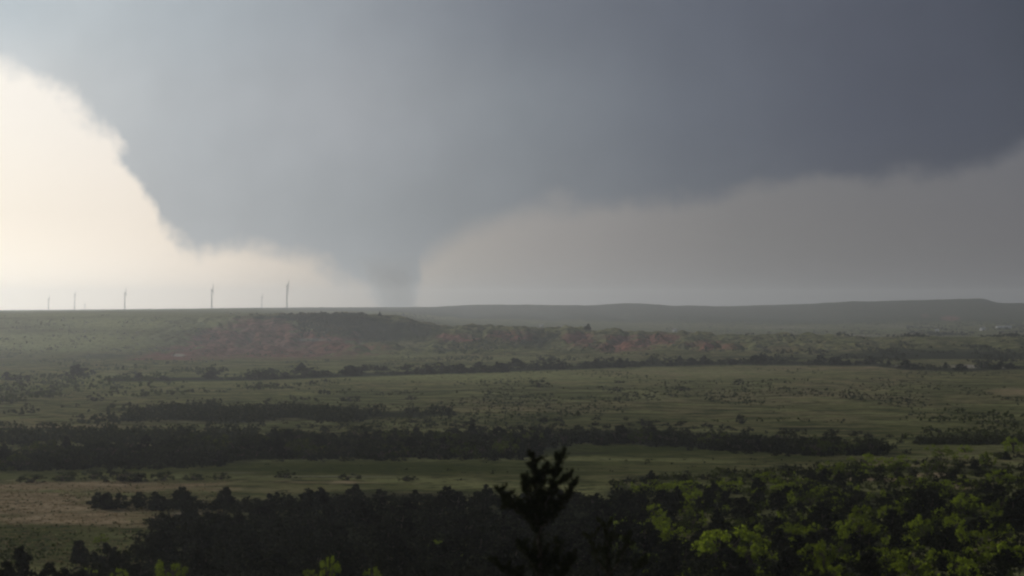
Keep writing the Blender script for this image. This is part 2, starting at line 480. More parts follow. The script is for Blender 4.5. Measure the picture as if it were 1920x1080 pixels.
def ground_material():
    m, bb = new_mat("prairie")
    geo = bb.n('ShaderNodeNewGeometry')
    P = geo.outputs['Position']
    at = bb.n('ShaderNodeAttribute', attribute_name='cover')
    s2 = bb.n('ShaderNodeSeparateColor')
    bb.nt.links.new(at.outputs['Color'], s2.inputs[0])
    at2 = bb.n('ShaderNodeAttribute', attribute_name='cover_more')
    s3 = bb.n('ShaderNodeSeparateColor')
    bb.nt.links.new(at2.outputs['Color'], s3.inputs[0])
    big = bb.noise(P, 0.009, 4, 0.55)
    midn = bb.noise(P, 0.05, 4, 0.6)
    fine = bb.noise(P, 0.4, 4, 0.65)
    finer = bb.noise(P, 2.2, 3, 0.6)
    c = bb.mix(bb.rng(big, 0.38, 0.62), (0.150, 0.155, 0.062, 1), (0.235, 0.205, 0.105, 1))
    c = bb.mix(bb.rng(midn, 0.42, 0.60), c, (0.088, 0.095, 0.038, 1))
    c = bb.mix(bb.rng(bb.noise(P, 0.022, 5, 0.65), 0.50, 0.62), c, (0.24, 0.24, 0.105, 1))
    c = bb.mix(bb.m('MULTIPLY', s3.outputs[1], bb.rng(fine, 0.2, 0.5)), c, bb.mix(midn, (0.034, 0.044, 0.012, 1), (0.062, 0.074, 0.020, 1)))
    c = bb.mix(bb.m('MULTIPLY', s3.outputs[2], bb.rng(bb.m('ADD', midn, fine), 0.62, 1.05)), c, (0.36, 0.37, 0.165, 1))
    wob = bb.m('ADD', s2.outputs[1], bb.m('MULTIPLY', bb.m('SUBTRACT', fine, 0.5), 0.5))
    wob = bb.m('ADD', wob, bb.m('MULTIPLY', bb.m('SUBTRACT', bb.noise(P, 0.09, 4, 0.6), 0.5), 1.8))
    c = bb.mix(bb.m('MULTIPLY', bb.rng(wob, 0.25, 0.8), bb.rng(s2.outputs[1], 0.02, 0.2)), c, bb.mix(bb.rng(bb.noise(P, 0.12, 4, 0.6), 0.35, 0.65), (0.24, 0.185, 0.105, 1), (0.42, 0.32, 0.20, 1)))
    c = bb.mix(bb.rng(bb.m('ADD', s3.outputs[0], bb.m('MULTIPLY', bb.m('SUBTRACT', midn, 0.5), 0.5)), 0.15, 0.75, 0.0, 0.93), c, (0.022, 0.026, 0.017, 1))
    rw = bb.m('ADD', s2.outputs[0], bb.m('MULTIPLY', bb.m('SUBTRACT', midn, 0.5), 0.7))
    redc = bb.mix(bb.rng(midn, 0.35, 0.65), (0.15, 0.072, 0.056, 1), (0.33, 0.155, 0.12, 1))
    c = bb.mix(bb.m('MULTIPLY', bb.rng(rw, 0.15, 0.6), bb.rng(s2.outputs[0], 0.02, 0.15)), c, redc)
    c = bb.mix(bb.rng(s2.outputs[2], 0.1, 0.8), c, (0.42, 0.37, 0.31, 1))
    # tussocks and low scrub too small to build
    c = bb.mix(bb.m('MULTIPLY', bb.rng(bb.noise(P, 0.16, 3, 0.7), 0.52, 0.64, 0.0, 0.8), bb.rng(s2.outputs[1], 0.2, 0.7, 1.0, 0.25)), c, (0.035, 0.042, 0.020, 1))
    c = bb.mix(1.0, c, bb.rng(finer, 0.2, 0.8, 0.75, 1.25), 'MULTIPLY')
    p = bb.n('ShaderNodeBsdfDiffuse')
    bb.put(p.inputs['Color'], c)
    bu = bb.n('ShaderNodeBump')
    bu.inputs['Strength'].default_value = 0.4
    bu.inputs['Distance'].default_value = 0.3
    bb.put(bu.inputs['Height'], bb.m('ADD', fine, bb.m('MULTIPLY', finer, 0.4)))
    bb.nt.links.new(bu.outputs[0], p.inputs['Normal'])
    out_surface(bb, p.outputs[0])
    return m


MG = ground_material()


def leaf_material(name, ca, cb, trans, tmix=0.35):
    m, bb = new_mat(name)
    oi = bb.n('ShaderNodeObjectInfo')
    geo = bb.n('ShaderNodeNewGeometry')
    f = bb.m('ADD', bb.m('MULTIPLY', geo.outputs['Random Per Island'], 0.6), bb.m('MULTIPLY', oi.outputs['Random'], 0.4))
    c = bb.mix(f, ca, cb)
    tone = bb.rng(oi.outputs['Random'], 0.0, 1.0, 0.62, 1.25, smooth=False)
    tip = bb.rng(geo.outputs['Random Per Island'], 0.78, 0.95, 1.0, 1.9)
    c = bb.mix(1.0, c, bb.m('MULTIPLY', tone, tip), 'MULTIPLY')
    d = bb.n('ShaderNodeBsdfDiffuse')
    bb.put(d.inputs[0], c)
    t = bb.n('ShaderNodeBsdfTranslucent')
    glint = bb.m('MULTIPLY', tone, bb.rng(geo.outputs['Random Per Island'], 0.0, 1.0, 0.45, 1.35, smooth=False))
    bb.put(t.inputs[0], bb.mix(1.0, bb.mix(f, trans, [v * 0.7 for v in trans[:3]] + [1]), glint, 'MULTIPLY'))
    mx = bb.n('ShaderNodeMixShader')
    mx.inputs[0].default_value = tmix
    bb.nt.links.new(d.outputs[0], mx.inputs[1])
    bb.nt.links.new(t.outputs[0], mx.inputs[2])
    out_surface(bb, mx.outputs[0])
    return m


M_JUN = leaf_material("juniper_leaf", (0.014, 0.017, 0.011, 1), (0.034, 0.036, 0.019, 1), (0.014, 0.016, 0.005, 1), 0.2)
M_GRN = leaf_material("mesquite_leaf", (0.060, 0.084, 0.014, 1), (0.12, 0.15, 0.024, 1), (0.33, 0.42, 0.03, 1), 0.5)
M_MOSS = leaf_material("dull_leaf", (0.040, 0.054, 0.014, 1), (0.075, 0.090, 0.024, 1), (0.11, 0.14, 0.02, 1), 0.4)
M_OLV = leaf_material("scrub_leaf", (0.026, 0.031, 0.016, 1), (0.052, 0.056, 0.026, 1), (0.03, 0.036, 0.01, 1), 0.25)
M_NEAR = leaf_material("near_juniper_leaf", (0.026, 0.031, 0.014, 1), (0.052, 0.056, 0.022, 1), (0.03, 0.036, 0.01, 1), 0.25)
M_GRASS = leaf_material("dry_grass", (0.20, 0.15, 0.085, 1), (0.34, 0.26, 0.15, 1), (0.2, 0.15, 0.07, 1), 0.35)


def bark_material():
    m, bb = new_mat("bark")
    geo = bb.n('ShaderNodeNewGeometry')
    n = bb.noise(geo.outputs['Position'], 9.0, 4, 0.6)
    out_surface(bb, diffuse(bb, bb.mix(n, (0.05, 0.038, 0.028, 1), (0.13, 0.10, 0.08, 1)), 0.9).outputs[0])
    return m


def plain_material(name, c, rough=0.6, var=0.12, scale=1.5):
    m, bb = new_mat(name)
    geo = bb.n('ShaderNodeNewGeometry')
    n = bb.noise(geo.outputs['Position'], scale, 4, 0.6)
    out_surface(bb, diffuse(bb, bb.mix(bb.rng(n, 0.3, 0.7), [v * (1 - var) for v in c] + [1], [v * (1 + var) for v in c] + [1]), rough).outputs[0])
    return m


M_BARK = bark_material()
M_WHITE = plain_material("turbine_paint", (0.42, 0.42, 0.42), 0.5, 0.04, 0.1)
M_SHED = plain_material("shed_metal", (0.80, 0.80, 0.78), 0.5, 0.06)
M_ROOF = plain_material("roof_metal", (0.76, 0.76, 0.75), 0.4, 0.08)
M_DOOR = plain_material("door_paint", (0.16, 0.15, 0.14), 0.6)

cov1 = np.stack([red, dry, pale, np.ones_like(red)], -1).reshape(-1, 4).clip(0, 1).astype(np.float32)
cov2 = np.stack([dark, lush, lit_grass, np.ones_like(red)], -1).reshape(-1, 4).clip(0, 1).astype(np.float32)
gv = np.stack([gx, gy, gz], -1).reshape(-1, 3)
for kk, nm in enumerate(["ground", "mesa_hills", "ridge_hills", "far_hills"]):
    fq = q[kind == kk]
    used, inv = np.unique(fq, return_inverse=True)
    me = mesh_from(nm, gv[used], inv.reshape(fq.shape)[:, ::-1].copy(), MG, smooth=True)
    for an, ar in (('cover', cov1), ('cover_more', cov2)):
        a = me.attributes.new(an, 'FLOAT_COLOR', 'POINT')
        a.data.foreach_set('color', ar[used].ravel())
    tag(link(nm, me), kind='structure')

# ------------------------------------------------------------------ haze (one even box of air)
m, bb = new_mat("haze_air")
pv = bb.n('ShaderNodeVolumePrincipled')
pv.inputs['Color'].default_value = (0.91, 0.945, 0.99, 1)
pv.inputs['Density'].default_value = HAZE_DENSITY
pv.inputs['Anisotropy'].default_value = HAZE_G
oo = bb.n('ShaderNodeOutputMaterial')
bb.nt.links.new(pv.outputs[0], oo.inputs['Volume'])
zb, zt = float(gz.min()) - 1.5, 125.0
a = 17000.0
hv = np.array([(x, y, z) for x in (-a, a) for y in (-a, a) for z in (zb, zt)])
hf = np.array([(0, 1, 3, 2), (4, 6, 7, 5), (0, 4, 5, 1), (2, 3, 7, 6), (0, 2, 6, 4), (1, 5, 7, 3)])
tag(link("haze", mesh_from("haze", hv, hf, m)), kind='stuff')

# ------------------------------------------------------------------ tornado (a soft funnel of cloud beyond the air box)
TD = 17600.0
def td_xz(X, Y): return (X - 960) / F * TD, (HOR - Y) / F * TD
rings = []
for Y, X0, X1 in [(592, 706, 794), (575, 700, 790), (540, 684, 790), (510, 664, 794), (485, 640, 812), (462, 610, 850), (440, 590, 890)]:
    xa, z = td_xz(X0, Y); xb, _ = td_xz(X1, Y)
    rings.append(((xa + xb) / 2, z, (xb - xa) / 2))
tcx, tzb = rings[0][0], rings[0][1]
NS = 32
tv, tf = [], []
for i, (cx, z, rad) in enumerate(rings):
    for s in range(NS):
        an = 2 * math.pi * s / NS
        tv.append((cx - tcx + rad * math.cos(an), rad * math.sin(an), z - tzb))
for i in range(len(rings) - 1):
    for s in range(NS):
        s2_ = (s + 1) % NS
        tf.append([i * NS + s, i * NS + s2_, (i + 1) * NS + s2_, (i + 1) * NS + s])
tf.append(list(range(NS))[::-1])
tf.append([(len(rings) - 1) * NS + s for s in range(NS)])
m, bb = new_mat("funnel_cloud")
txc = bb.n('ShaderNodeTexCoord')
sp = bb.n('ShaderNodeSeparateXYZ')
bb.nt.links.new(txc.outputs['Object'], sp.inputs[0])
H = rings[-1][1] - tzb
zf = bb.m('DIVIDE', sp.outputs[2], H)
cxn = bb.curve(zf, [(max(0, (z - tzb) / H), 0.5 + (cx - tcx) / 1000.0) for cx, z, r in rings])
rdn = bb.curve(zf, [(max(0, (z - tzb) / H), r / 1000.0) for cx, z, r in rings])
dx = bb.m('SUBTRACT', sp.outputs[0], bb.m('MULTIPLY', bb.m('SUBTRACT', cxn, 0.5), 1000.0))
rad = bb.m('SQRT', bb.m('ADD', bb.m('MULTIPLY', dx, dx), bb.m('MULTIPLY', sp.outputs[1], sp.outputs[1])))
q_ = bb.m('DIVIDE', rad, bb.m('MULTIPLY', rdn, 1000.0))
nz = bb.noise(txc.outputs['Object'], 0.012, 3, 0.6)
dens = bb.rng(bb.m('ADD', q_, bb.m('MULTIPLY', bb.m('SUBTRACT', nz, 0.5), 0.5)), 0.5, 1.0, 1.0, 0.0)
dens = bb.m('MULTIPLY', dens, bb.rng(zf, 0.18, 0.80, 1.0, 0.0))
pv = bb.n('ShaderNodeVolumePrincipled')
pv.inputs['Color'].default_value = (0.50, 0.53, 0.57, 1)
pv.inputs['Anisotropy'].default_value = 0.2
bb.put(pv.inputs['Density'], bb.m('MULTIPLY', dens, 0.0065))
oo = bb.n('ShaderNodeOutputMaterial')
bb.nt.links.new(pv.outputs[0], oo.inputs['Volume'])
m.cycles.volume_step_rate = 0.4
to = link("tornado", mesh_from("tornado", tv, tf, m))
to.location = (tcx, TD, tzb)
tag(to, "grey tornado funnel reaching from the storm cloud down to the horizon", "tornado")


# ------------------------------------------------------------------ plants
def tube(pts, rads, sides=6):
    """swept tube, returns verts, quads"""
    pts = [Vector(p) for p in pts]
    V_, F_ = [], []
    for i, p in enumerate(pts):
        t = (pts[min(i + 1, len(pts) - 1)] - pts[max(i - 1, 0)]).normalized()
        u = t.cross(Vector((0.3, 1, 0.1))).normalized()
        w = t.cross(u)
        for s in range(sides):
            an = 2 * math.pi * s / sides
            V_.append(p + (u * math.cos(an) + w * math.sin(an)) * rads[i])
    for i in range(len(pts) - 1):
        for s in range(sides):
            s2 = (s + 1) % sides
            F_.append((i * sides + s, i * sides + s2, (i + 1) * sides + s2, (i + 1) * sides + s))
    return np.array([tuple(v) for v in V_]), np.array(F_)


def join(lst):
    V_, F_, o = [], [], 0
    for v, f in lst:
        V_.append(v); F_.append(f + o); o += len(v)
    return np.concatenate(V_), np.concatenate(F_)


def leaves(P, size, up=0.3, asp=0.55, g=rng):
    """one little quad leaf spray per point"""
    n = len(P)
    a = g.normal(size=(n, 3)); a[:, 2] += up * 2
    a /= np.linalg.norm(a, axis=1, keepdims=True)
    c = g.normal(size=(n, 3))
    u = np.cross(a, c); u /= np.linalg.norm(u, axis=1, keepdims=True)
    s = size * g.uniform(0.6, 1.4, (n, 1))
    a = a * s; u = u * s * asp
    V_ = np.stack([P - a - u * .5, P - u * 1.0 + a * .1, P + a, P + u], 1).reshape(-1, 3)
    return V_, np.arange(n * 4).reshape(n, 4)


def clump_points(cs, rs, n, g=rng, flat=0.8):
    out = []
    for c, r in zip(cs, rs):
        k = max(4, int(n * r * r))
        d = g.normal(size=(k, 3)); d /= np.linalg.norm(d, axis=1, keepdims=True)
        d = d * (g.uniform(0, 1, (k, 1)) ** 0.45) * r
        d[:, 2] *= flat
        out.append(d + np.array(c))
    return np.concatenate(out)


def juniper_shape(seed, n=260, leaf=0.055):
    """unit-high dense conical-round crown; width about 0.95"""
    g = np.random.default_rng(seed)
    cs, rs = [], []
    lean = g.normal(size=2) * 0.06
    lob = g.uniform(0, 6.28, 3)
    for i in range(46):
        h = g.uniform(0.05, 0.95)
        an = g.uniform(0, 6.28)
        prof_ = 0.47 * max(0.08, 1 - abs(h - 0.30) / 0.74) ** 0.75 * (0.78 + 0.28 * math.sin(2 * an + lob[0] + 3 * h) + 0.18 * math.sin(3 * an + lob[1] - 4 * h))
        rr = prof_ * g.uniform(0.3, 1.0)
        cs.append((rr * math.cos(an) + lean[0] * h, rr * math.sin(an) + lean[1] * h, h)); rs.append(g.uniform(0.06, 0.14) * (1.2 - 0.5 * h))
    P = clump_points(cs, rs, n / 0.26, g, 1.0)
    P[:, 2] = np.abs(P[:, 2])
    return leaves(P, leaf, 0.5, 0.6, g)


def shrub_shape(seed, n=240, leaf=0.05):
    """unit-high spreading shrub; width about 1.6, domed lumps with upright sprays and gaps"""
    g = np.random.default_rng(seed)
    cs, rs = [], []
    for i in range(34):
        an = g.uniform(0, 6.28); rr = 0.78 * math.sqrt(g.uniform(0, 1))
        h = (0.86 - 0.62 * rr * rr) * g.uniform(0.08, 1.15)
        cs.append((rr * math.cos(an), rr * math.sin(an), max(0.10, h))); rs.append(g.uniform(0.07, 0.19))
    P = clump_points(cs, rs, n / 0.5, g, 0.85)
    P[:, 2] = np.abs(P[:, 2])
    return leaves(P, leaf, 0.6, 0.5, g)


def trunk_shape(seed, stems=1):
    g = np.random.default_rng(seed)
    L = []
    for s in range(stems):
        an = g.uniform(0, 6.28); lean = 0.12 if stems == 1 else 0.4
        tip = np.array([math.cos(an) * lean, math.sin(an) * lean, 0.72 if stems == 1 else 0.6])
        pts = [(0.02 * s, 0, -0.06), tuple(tip * 0.35 + np.array([0, 0, 0.05])), tuple(tip)]
        L.append(tube(pts, [0.05, 0.035, 0.012], 5))
        for k in range(3):
            a2 = g.uniform(0, 6.28); st = tip * g.uniform(0.4, 0.8)
            en = st + np.array([math.cos(a2) * 0.25, math.sin(a2) * 0.25, 0.18])
            L.append(tube([tuple(st), tuple((st + en) / 2 + np.array([0, 0, -0.02])), tuple(en)], [0.02, 0.013, 0.006], 4))
    return join(L)


JUN = [mesh_from("juniper_crown", *juniper_shape(100 + i, 1300, 0.042), M_JUN) for i in range(10)]
JTR = [mesh_from("juniper_trunk", *trunk_shape(200 + i, 1), M_BARK) for i in range(4)]
GRN = [mesh_from("shrub_crown", *shrub_shape(300 + i, 1300, 0.042), M_GRN) for i in range(9)]
OLV = [mesh_from("scrub_crown", *shrub_shape(400 + i, 900), M_OLV) for i in range(8)]
MOS = [mesh_from("shrub_crown", *shrub_shape(350 + i, 800), M_MOSS) for i in range(5)]
STR = [mesh_from("shrub_stems", *trunk_shape(500 + i, 4), M_BARK) for i in range(4)]
JUNF = [mesh_from("far_juniper", *juniper_shape(600 + i, 240, 0.10), M_JUN) for i in range(5)]
OLVF = [mesh_from("far_scrub", *shrub_shape(700 + i, 150, 0.11), M_OLV) for i in range(5)]
GRNF = [mesh_from("far_shrub", *shrub_shape(750 + i, 150, 0.11), M_GRN) for i in range(5)]


def make_plant(name, label, cat, group, crowns, trunks, X, Y, h, wscale=1.0, single=None):
    """a plant standing where direction (X, Y) meets the ground, h metres high"""
    x, y, z = on_ground(X, Y)
    if single:
        o = link(name, random.choice(single)); o.location = (x, y, z - 0.04 * h)
    else:
        o = empty(name, (x, y, z - 0.04 * h))
        c = link('crown', random.choice(crowns), o)
        t = link('trunk' if trunks is JTR else 'stems', random.choice(trunks), o)
    o.rotation_euler = (0, 0, random.uniform(0, 6.28))
    w = h * wscale
    o.scale = (w * random.uniform(.9, 1.1), w * random.uniform(.9, 1.1), h)
    tag(o, label, cat, group)
    return o


def hpx(px, Y, X=960):
    return px * on_ground(X, Y)[1] / F


def stuff(name, lst, mat, shapes):
    """many plants in one mesh: lst of (x, y, z, w, h)"""
    L = []
    for (x, y, z, w, h) in lst:
        v, f = shapes[random.randrange(len(shapes))]
        a = random.uniform(0, 6.28); ca, sa = math.cos(a), math.sin(a)
        q = np.empty_like(v)
        q[:, 0] = (v[:, 0] * ca - v[:, 1] * sa) * w + x
        q[:, 1] = (v[:, 0] * sa + v[:, 1] * ca) * w + y
        q[:, 2] = v[:, 2] * h + z - 0.05 * h
        L.append((q, f))
    v, f = join(L)
    return tag(link(name, mesh_from(name, v, f, mat)), kind='stuff')


def scatter(n, xr, yfun, minsep, existing=None, dens=None, tries=40):
    """picture-direction samples kept apart on the ground; yfun(X) -> (Ytop, Ybottom)"""
    pts, out = ([] if existing is None else existing), []
    t = 0
    while len(out) < n and t < n * tries:
        t += 1
        X = random.uniform(*xr); y0, y1 = yfun(X)
        if y1 <= y0: continue
        Y = random.uniform(y0, y1)
        if dens and random.random() > dens(X, Y): continue
        x, y, z = on_ground(X, Y)
        if any((x - a) ** 2 + (y - c) ** 2 < minsep * minsep for a, c in pts): continue
        pts.append((x, y)); out.append((X, Y))
    return out


li = lambda *p: (lambda X: float(np.interp(X, [a for a, _ in p], [c for _, c in p])))

# --- the near black wood
top1 = li((150, 962), (200, 955), (330, 948), (420, 940), (900, 938), (1000, 936), (1200, 940))
def wood_y(X):
    return (top1(X), 1092.0)
def wood_d(X, Y):
    if X < 300 and 962 < Y < 1052: return 0.0 if X < 262 or Y < 990 else 0.6
    if X < 430 and 958 < Y < 975: return 0.0
    return 1.0
taken = []
near_wood = scatter(165, (150, 1190), wood_y, 5.9, taken, wood_d)
def wood_place(X, Y):
    row = "far rim" if Y < 958 else "middle" if Y < 1025 else "near foot"
    col = "below the tan grass" if X < 430 else "in its left half" if X < 700 else "left of the ragged juniper" if X < 930 else "behind the ragged juniper" if X < 1085 else "right of the slim juniper"
    return row, col
for X, Y in near_wood:
    row, col = wood_place(X, Y)
    hh = random.triangular(1.7, 4.6, 2.4)
    look = "tall " if hh > 3.3 else "low spreading " if hh < 2.5 else ""
    make_plant("juniper_tree", f"{look}dark juniper, {row} of the near black wood, {col}", "tree", f"{look}junipers of the near black wood, {row}, {col}", JUN, JTR, X, Y, hh, random.uniform(1.7, 2.5) if hh < 2.5 else random.uniform(1.2, 1.7))
for X, Y in [(186, 952), (200, 955), (228, 953), (262, 951), (300, 950), (345, 947)]:
    make_plant("juniper_tree", "round dark juniper in the clump that juts into the tan grass", "tree", "junipers jutting into the tan grass", JUN, JTR, X, Y, hpx(30, Y), 1.35)

# --- row of round bushes behind the tan grass
for X, Y, w, h, lab in [
    (60, 905, 60, 18, "low dark bush at the outer end of the bush row behind the tan grass"),
    (118, 901, 60, 20, "broad dark bush second from the frame edge in the row behind the tan grass"),
    (174, 899, 46, 20, "small round dark bush just left of the tallest bush in the row"),
    (230, 903, 76, 34, "tallest dark bush in the row behind the tan grass"),
    (262, 903, 40, 16, "low flank bush leaning off the tallest bush in the row"),
    (306, 902, 42, 22, "rounded dark bush standing apart right of the tallest bush"),
    (368, 900, 48, 14, "flat dark bush in the row right of the rounded one"),
    (414, 899, 44, 14, "last flat dark bush ending the row behind the tan grass"),
    (535, 896, 42, 17, "lone dark bush on the green strip past the end of the bush row"),
    (655, 900, 46, 14, "lone flat bush at the upper rim of the near black wood"),
    (765, 902, 40, 12, "small low bush at the rim of the near black wood below the mid belt")]:
    hh = hpx(h, Y)
    make_plant("bush", lab, "bush", None, OLV, STR, X, Y, hh, w / h / 1.6)

# --- the mid-valley dark belts
ytop2 = li((0, 846), (130, 846), (300, 842), (450, 832), (520, 828), (700, 826), (900, 824), (1000, 824), (1060, 820), (1200, 822), (1400, 836), (1640, 850))
ybot2 = li((0, 884), (430, 876), (450, 862), (1000, 862), (1010, 842), (1080, 832), (1200, 834), (1350, 846), (1500, 854), (1640, 854))
def patchy(X, Y):
    x, y, z = on_ground(X, Y)
    return 0.35 + 3.0 * float(fbm(np.array(x / 30.0), np.array(y / 45.0), 55, 3))
mid_wood = scatter(270, (-20, 1645), lambda X: (ytop2(X) - 5, ybot2(X)), 4.6, None, patchy)
mid_sorted = sorted(mid_wood, key=lambda p: -p[1])
for X, Y in mid_sorted:
    row = "front edge" if Y > ybot2(X) - (ybot2(X) - ytop2(X)) * .4 else "rear"
    col = "under the left half of the mesa" if X < 240 else "under the red scarp" if X < 480 else "above the green grass strip" if X < 740 else "left of the near juniper's top" if X < 1000 else "on the curving right arm" if X < 1330 else "on the tapering right tip"
    hh = random.triangular(2.4, 6.2, 3.6)
    look = "tall" if hh > 4.6 else "low" if hh < 3.4 else "mid-sized"
    make_plant("oak_tree", f"{look} dark tree, {row} of the mid-valley belt, {col}", "tree", f"{look} trees of the mid-valley belt, {row}, {col}", OLV + JUN[:3] + MOS[:2], STR, X, Y, hh, random.uniform(.9, 1.6))
band3 = scatter(190, (235, 845), lambda X: (li((235, 778), (300, 768), (420, 764), (560, 772), (845, 777))(X), li((235, 784), (300, 795), (560, 790), (845, 782))(X) + 7 * math.sin(X / 31.0)), 4.2, None, patchy)
lst = [(*on_ground(X, Y), random.uniform(4, 6.5), random.uniform(3.5, 5.5)) for X, Y in band3]
lst += [(*on_ground(X, Y), random.uniform(4, 6), random.uniform(3.5, 5.5)) for X, Y in scatter(90, (0, 480), lambda X: (818, 832), 5.0)]
lst += [(*on_ground(X, Y), random.uniform(3, 5), random.uniform(1.6, 2.6)) for X, Y in scatter(60, (1720, 1930), lambda X: (826, 834), 4.0)]
def tiny_shrub(seed, n, leaf):
    """low-cost shrub for the masses: n leaf sprays through a lumpy dome"""
    g = np.random.default_rng(seed)
    k = max(3, n // 9)
    cs = []
    for i in range(k):
        an = g.uniform(0, 6.28); rr = 0.62 * math.sqrt(g.uniform(0, 1))
        cs.append((rr * math.cos(an), rr * math.sin(an), (0.78 - 0.5 * rr * rr) * g.uniform(0.15, 1.1)))
    P = np.array(cs)[g.integers(0, k, n)] + g.normal(size=(n, 3)) * 0.11
    P[:, 2] = np.abs(P[:, 2])
    return leaves(P, leaf, 0.5, 0.6, g)


OS = [tiny_shrub(800 + i, 110, 0.12) for i in range(6)]
stuff("thicket", lst, M_OLV, OS)
und = [(*on_ground(X, Y), random.uniform(1.6, 3.2), random.uniform(1.2, 2.6)) for X, Y in scatter(700, (150, 1190), wood_y, 2.4, None, wood_d)]
und += [(*on_ground(X, Y), random.uniform(1.5, 3.0), random.uniform(1.0, 2.2)) for X, Y in scatter(520, (1150, 1935), lambda X: (li((1150, 905), (1300, 890), (1500, 880), (1700, 868), (1930, 850))(X), 1092), 2.2)]
und += [(*on_ground(X, Y), random.uniform(2.5, 4.0), random.uniform(2, 3.6)) for X, Y in scatter(500, (-20, 1645), lambda X: (ytop2(X), ybot2(X)), 2.6)]
und += [(*on_ground(X, Y), random.uniform(1.5, 3.5), random.uniform(1.0, 2.4)) for X, Y in scatter(420, (-20, 1700), lambda X: (ytop2(X) - 34, ybot2(X) + 4), 3.0)]
stuff("undergrowth", und, M_JUN, OS)
und = [(*on_ground(X, Y), random.uniform(1.0, 2.4), random.uniform(0.8, 1.7)) for X, Y in scatter(330, (1150, 1935), lambda X: (li((1150, 905), (1300, 890), (1500, 880), (1700, 868), (1930, 850))(X), 1000), 2.0)]
und += [(*on_ground(X, Y), random.uniform(.8, 2.0), random.uniform(0.7, 1.3)) for X, Y in scatter(120, (1180, 1935), lambda X: (1000, 1092), 2.0)]
stuff("green_undergrowth", und, M_MOSS, OS)

# --- far tree line across the plain
yl = li((-20, 714), (200, 712), (480, 712), (600, 707), (700, 704), (900, 699), (1000, 695), (1200, 687), (1400, 683), (1640, 685), (1700, 692), (1800, 695), (1930, 690))
for i in range(190):
    X = random.uniform(470, 1930) if i > 12 else random.uniform(0, 470)
    if 1660 < X < 1840 and random.random() < .4: continue
    Y = yl(X) + random.choice([0, 0, -4, -9 if X < 1000 else -2]) + random.uniform(-1.5, 1)
    h = random.uniform(3.2, 6.0) if random.random() < .85 else 8
    col = "at the left end of the thin far line" if X < 470 else "in the far line below the red scarp" if X < 640 else "in the far line below the mesa's corner" if X < 860 else "in the far line left of the lone ridge tree" if X < 1100 else "in the far line below the red ridge" if X < 1400 else "in the far line edging the brown plain" if X < 1660 else "in the far line beside the pale clearings"
    hl = "tall" if h > 7 else "low" if h < 4.4 else "mid-sized"
    make_plant("tree", f"{hl} dark tree {col}", "tree", f"{hl} trees {col}", JUNF + OLVF, JTR, X, Y, h, random.uniform(1.5, 2.6))

# --- single shrubs that stand out on the plain
for X, Y, w, h, lab in [
    (1012, 726, 42, 15, "dark two-humped shrub alone on the open plain above the juniper"),
    (1160, 718, 26, 7, "small flat shrub on the plain right of the two-humped shrub"),
    (1158, 733, 28, 8, "faint grey shrub below the small flat shrub on the plain"),
    (1276, 733, 38, 11, "wide low dark shrub on the plain under the red bluffs"),
    (1385, 722, 22, 12, "upright shrub on the brownish part of the plain"),
    (1390, 795, 26, 20, "dark shrub standing on the grass just above the mid belt"),
    (1050, 778, 12, 12, "tiny dark upright shrub above the mid belt"),
    (660, 753, 40, 15, "dark oval shrub on the green plain left of centre"),
    (772, 750, 28, 9, "small dark oval shrub right of the larger oval one"),
    (178, 752, 36, 14, "dark shrub among the green bushes at the left"),
    (80, 799, 24, 9, "dark shrub alone above the shadowy belt at the far left"),
    (150, 806, 34, 9, "flat dark shrub above the shadowy belt at the left"),
    (868, 802, 40, 12, "dark domed shrub on the upper edge of the mid belt"),
    (1610, 852, 60, 24, "bushy end tree closing the mid belt at its right tip")]:
    make_plant("shrub", lab, "shrub", None, OLV, STR, X, Y, hpx(h, Y, X), w / h / 1.6)
make_plant("tree", "lone round tree on the crest of the low red ridge", "tree", None, JUN, JTR, 1101, 619, 9.5, 1.25)
for X, w, h, lab in [(757, 9, 9, "little tree on the very corner of the mesa rim"), (712, 9, 7, "little tree on the mesa rim set back from the corner")]:
    make_plant("tree", lab, "tree", None, JUN, JTR, X, 592.5, hpx(h, 592.5, X) if False else h * 0.85, 1.1)

# --- scattered scrub of the plain, slopes and mesa (beyond counting)
def sc(n, xr, yr, h0, h1, mats):
    o = []
    for _ in range(n):
        for _t in range(12):
            X = random.uniform(*xr); Y = random.uniform(*yr)
            x, y, z = on_ground(X, Y)
            if random.random() < 0.12 + 3.2 * float(fbm(np.array(x / 38.0), np.array(y / 130.0), 77, 3)): break
        h = random.uniform(h0, h1)
        o.append((x, y, z, h * random.uniform(.8, 1.3), h))
    return o
OSL = [tiny_shrub(840 + i, 34, 0.2) for i in range(8)]
dark_l = sc(900, (470, 1930), (692, 760), 0.5, 1.9, 0) + sc(1300, (470, 1930), (740, 822), 0.35, 1.5, 0) + sc(260, (440, 1700), (862, 908), 0.25, 0.8, 0) + sc(500, (-20, 620), (690, 800), 1.0, 3.0, 0) + sc(1200, (-20, 820), (591, 690), 0.8, 2.8, 0) + \
    sc(900, (560, 830), (592, 640), 1.5, 3.8, 0) + sc(1300, (820, 1930), (625, 682), 1.0, 3.4, 0) + sc(260, (430, 800), (589.5, 596), 2.5, 5, 0) + sc(300, (1400, 1930), (650, 682), 2.5, 5, 0)
stuff("scrub", dark_l, M_OLV, OSL)
olive_l = sc(1500, (300, 1930), (690, 830), 0.4, 1.4, 0) + sc(900, (-20, 1930), (640, 690), 0.8, 2.2, 0) + sc(500, (-20, 260), (985, 1075), 0.2, 0.6, 0) + sc(250, (-20, 420), (905, 985), 0.2, 0.5, 0)
stuff("olive_scrub", olive_l, M_MOSS, OSL)
green_l = sc(420, (-20, 520), (684, 760), 1.2, 3.4, 0) + sc(150, (480, 1100), (692, 750), .8, 2.0, 0) + sc(120, (1700, 1930), (770, 830), .8, 2.2, 0)
stuff("brush", green_l, M_MOSS, OSL)
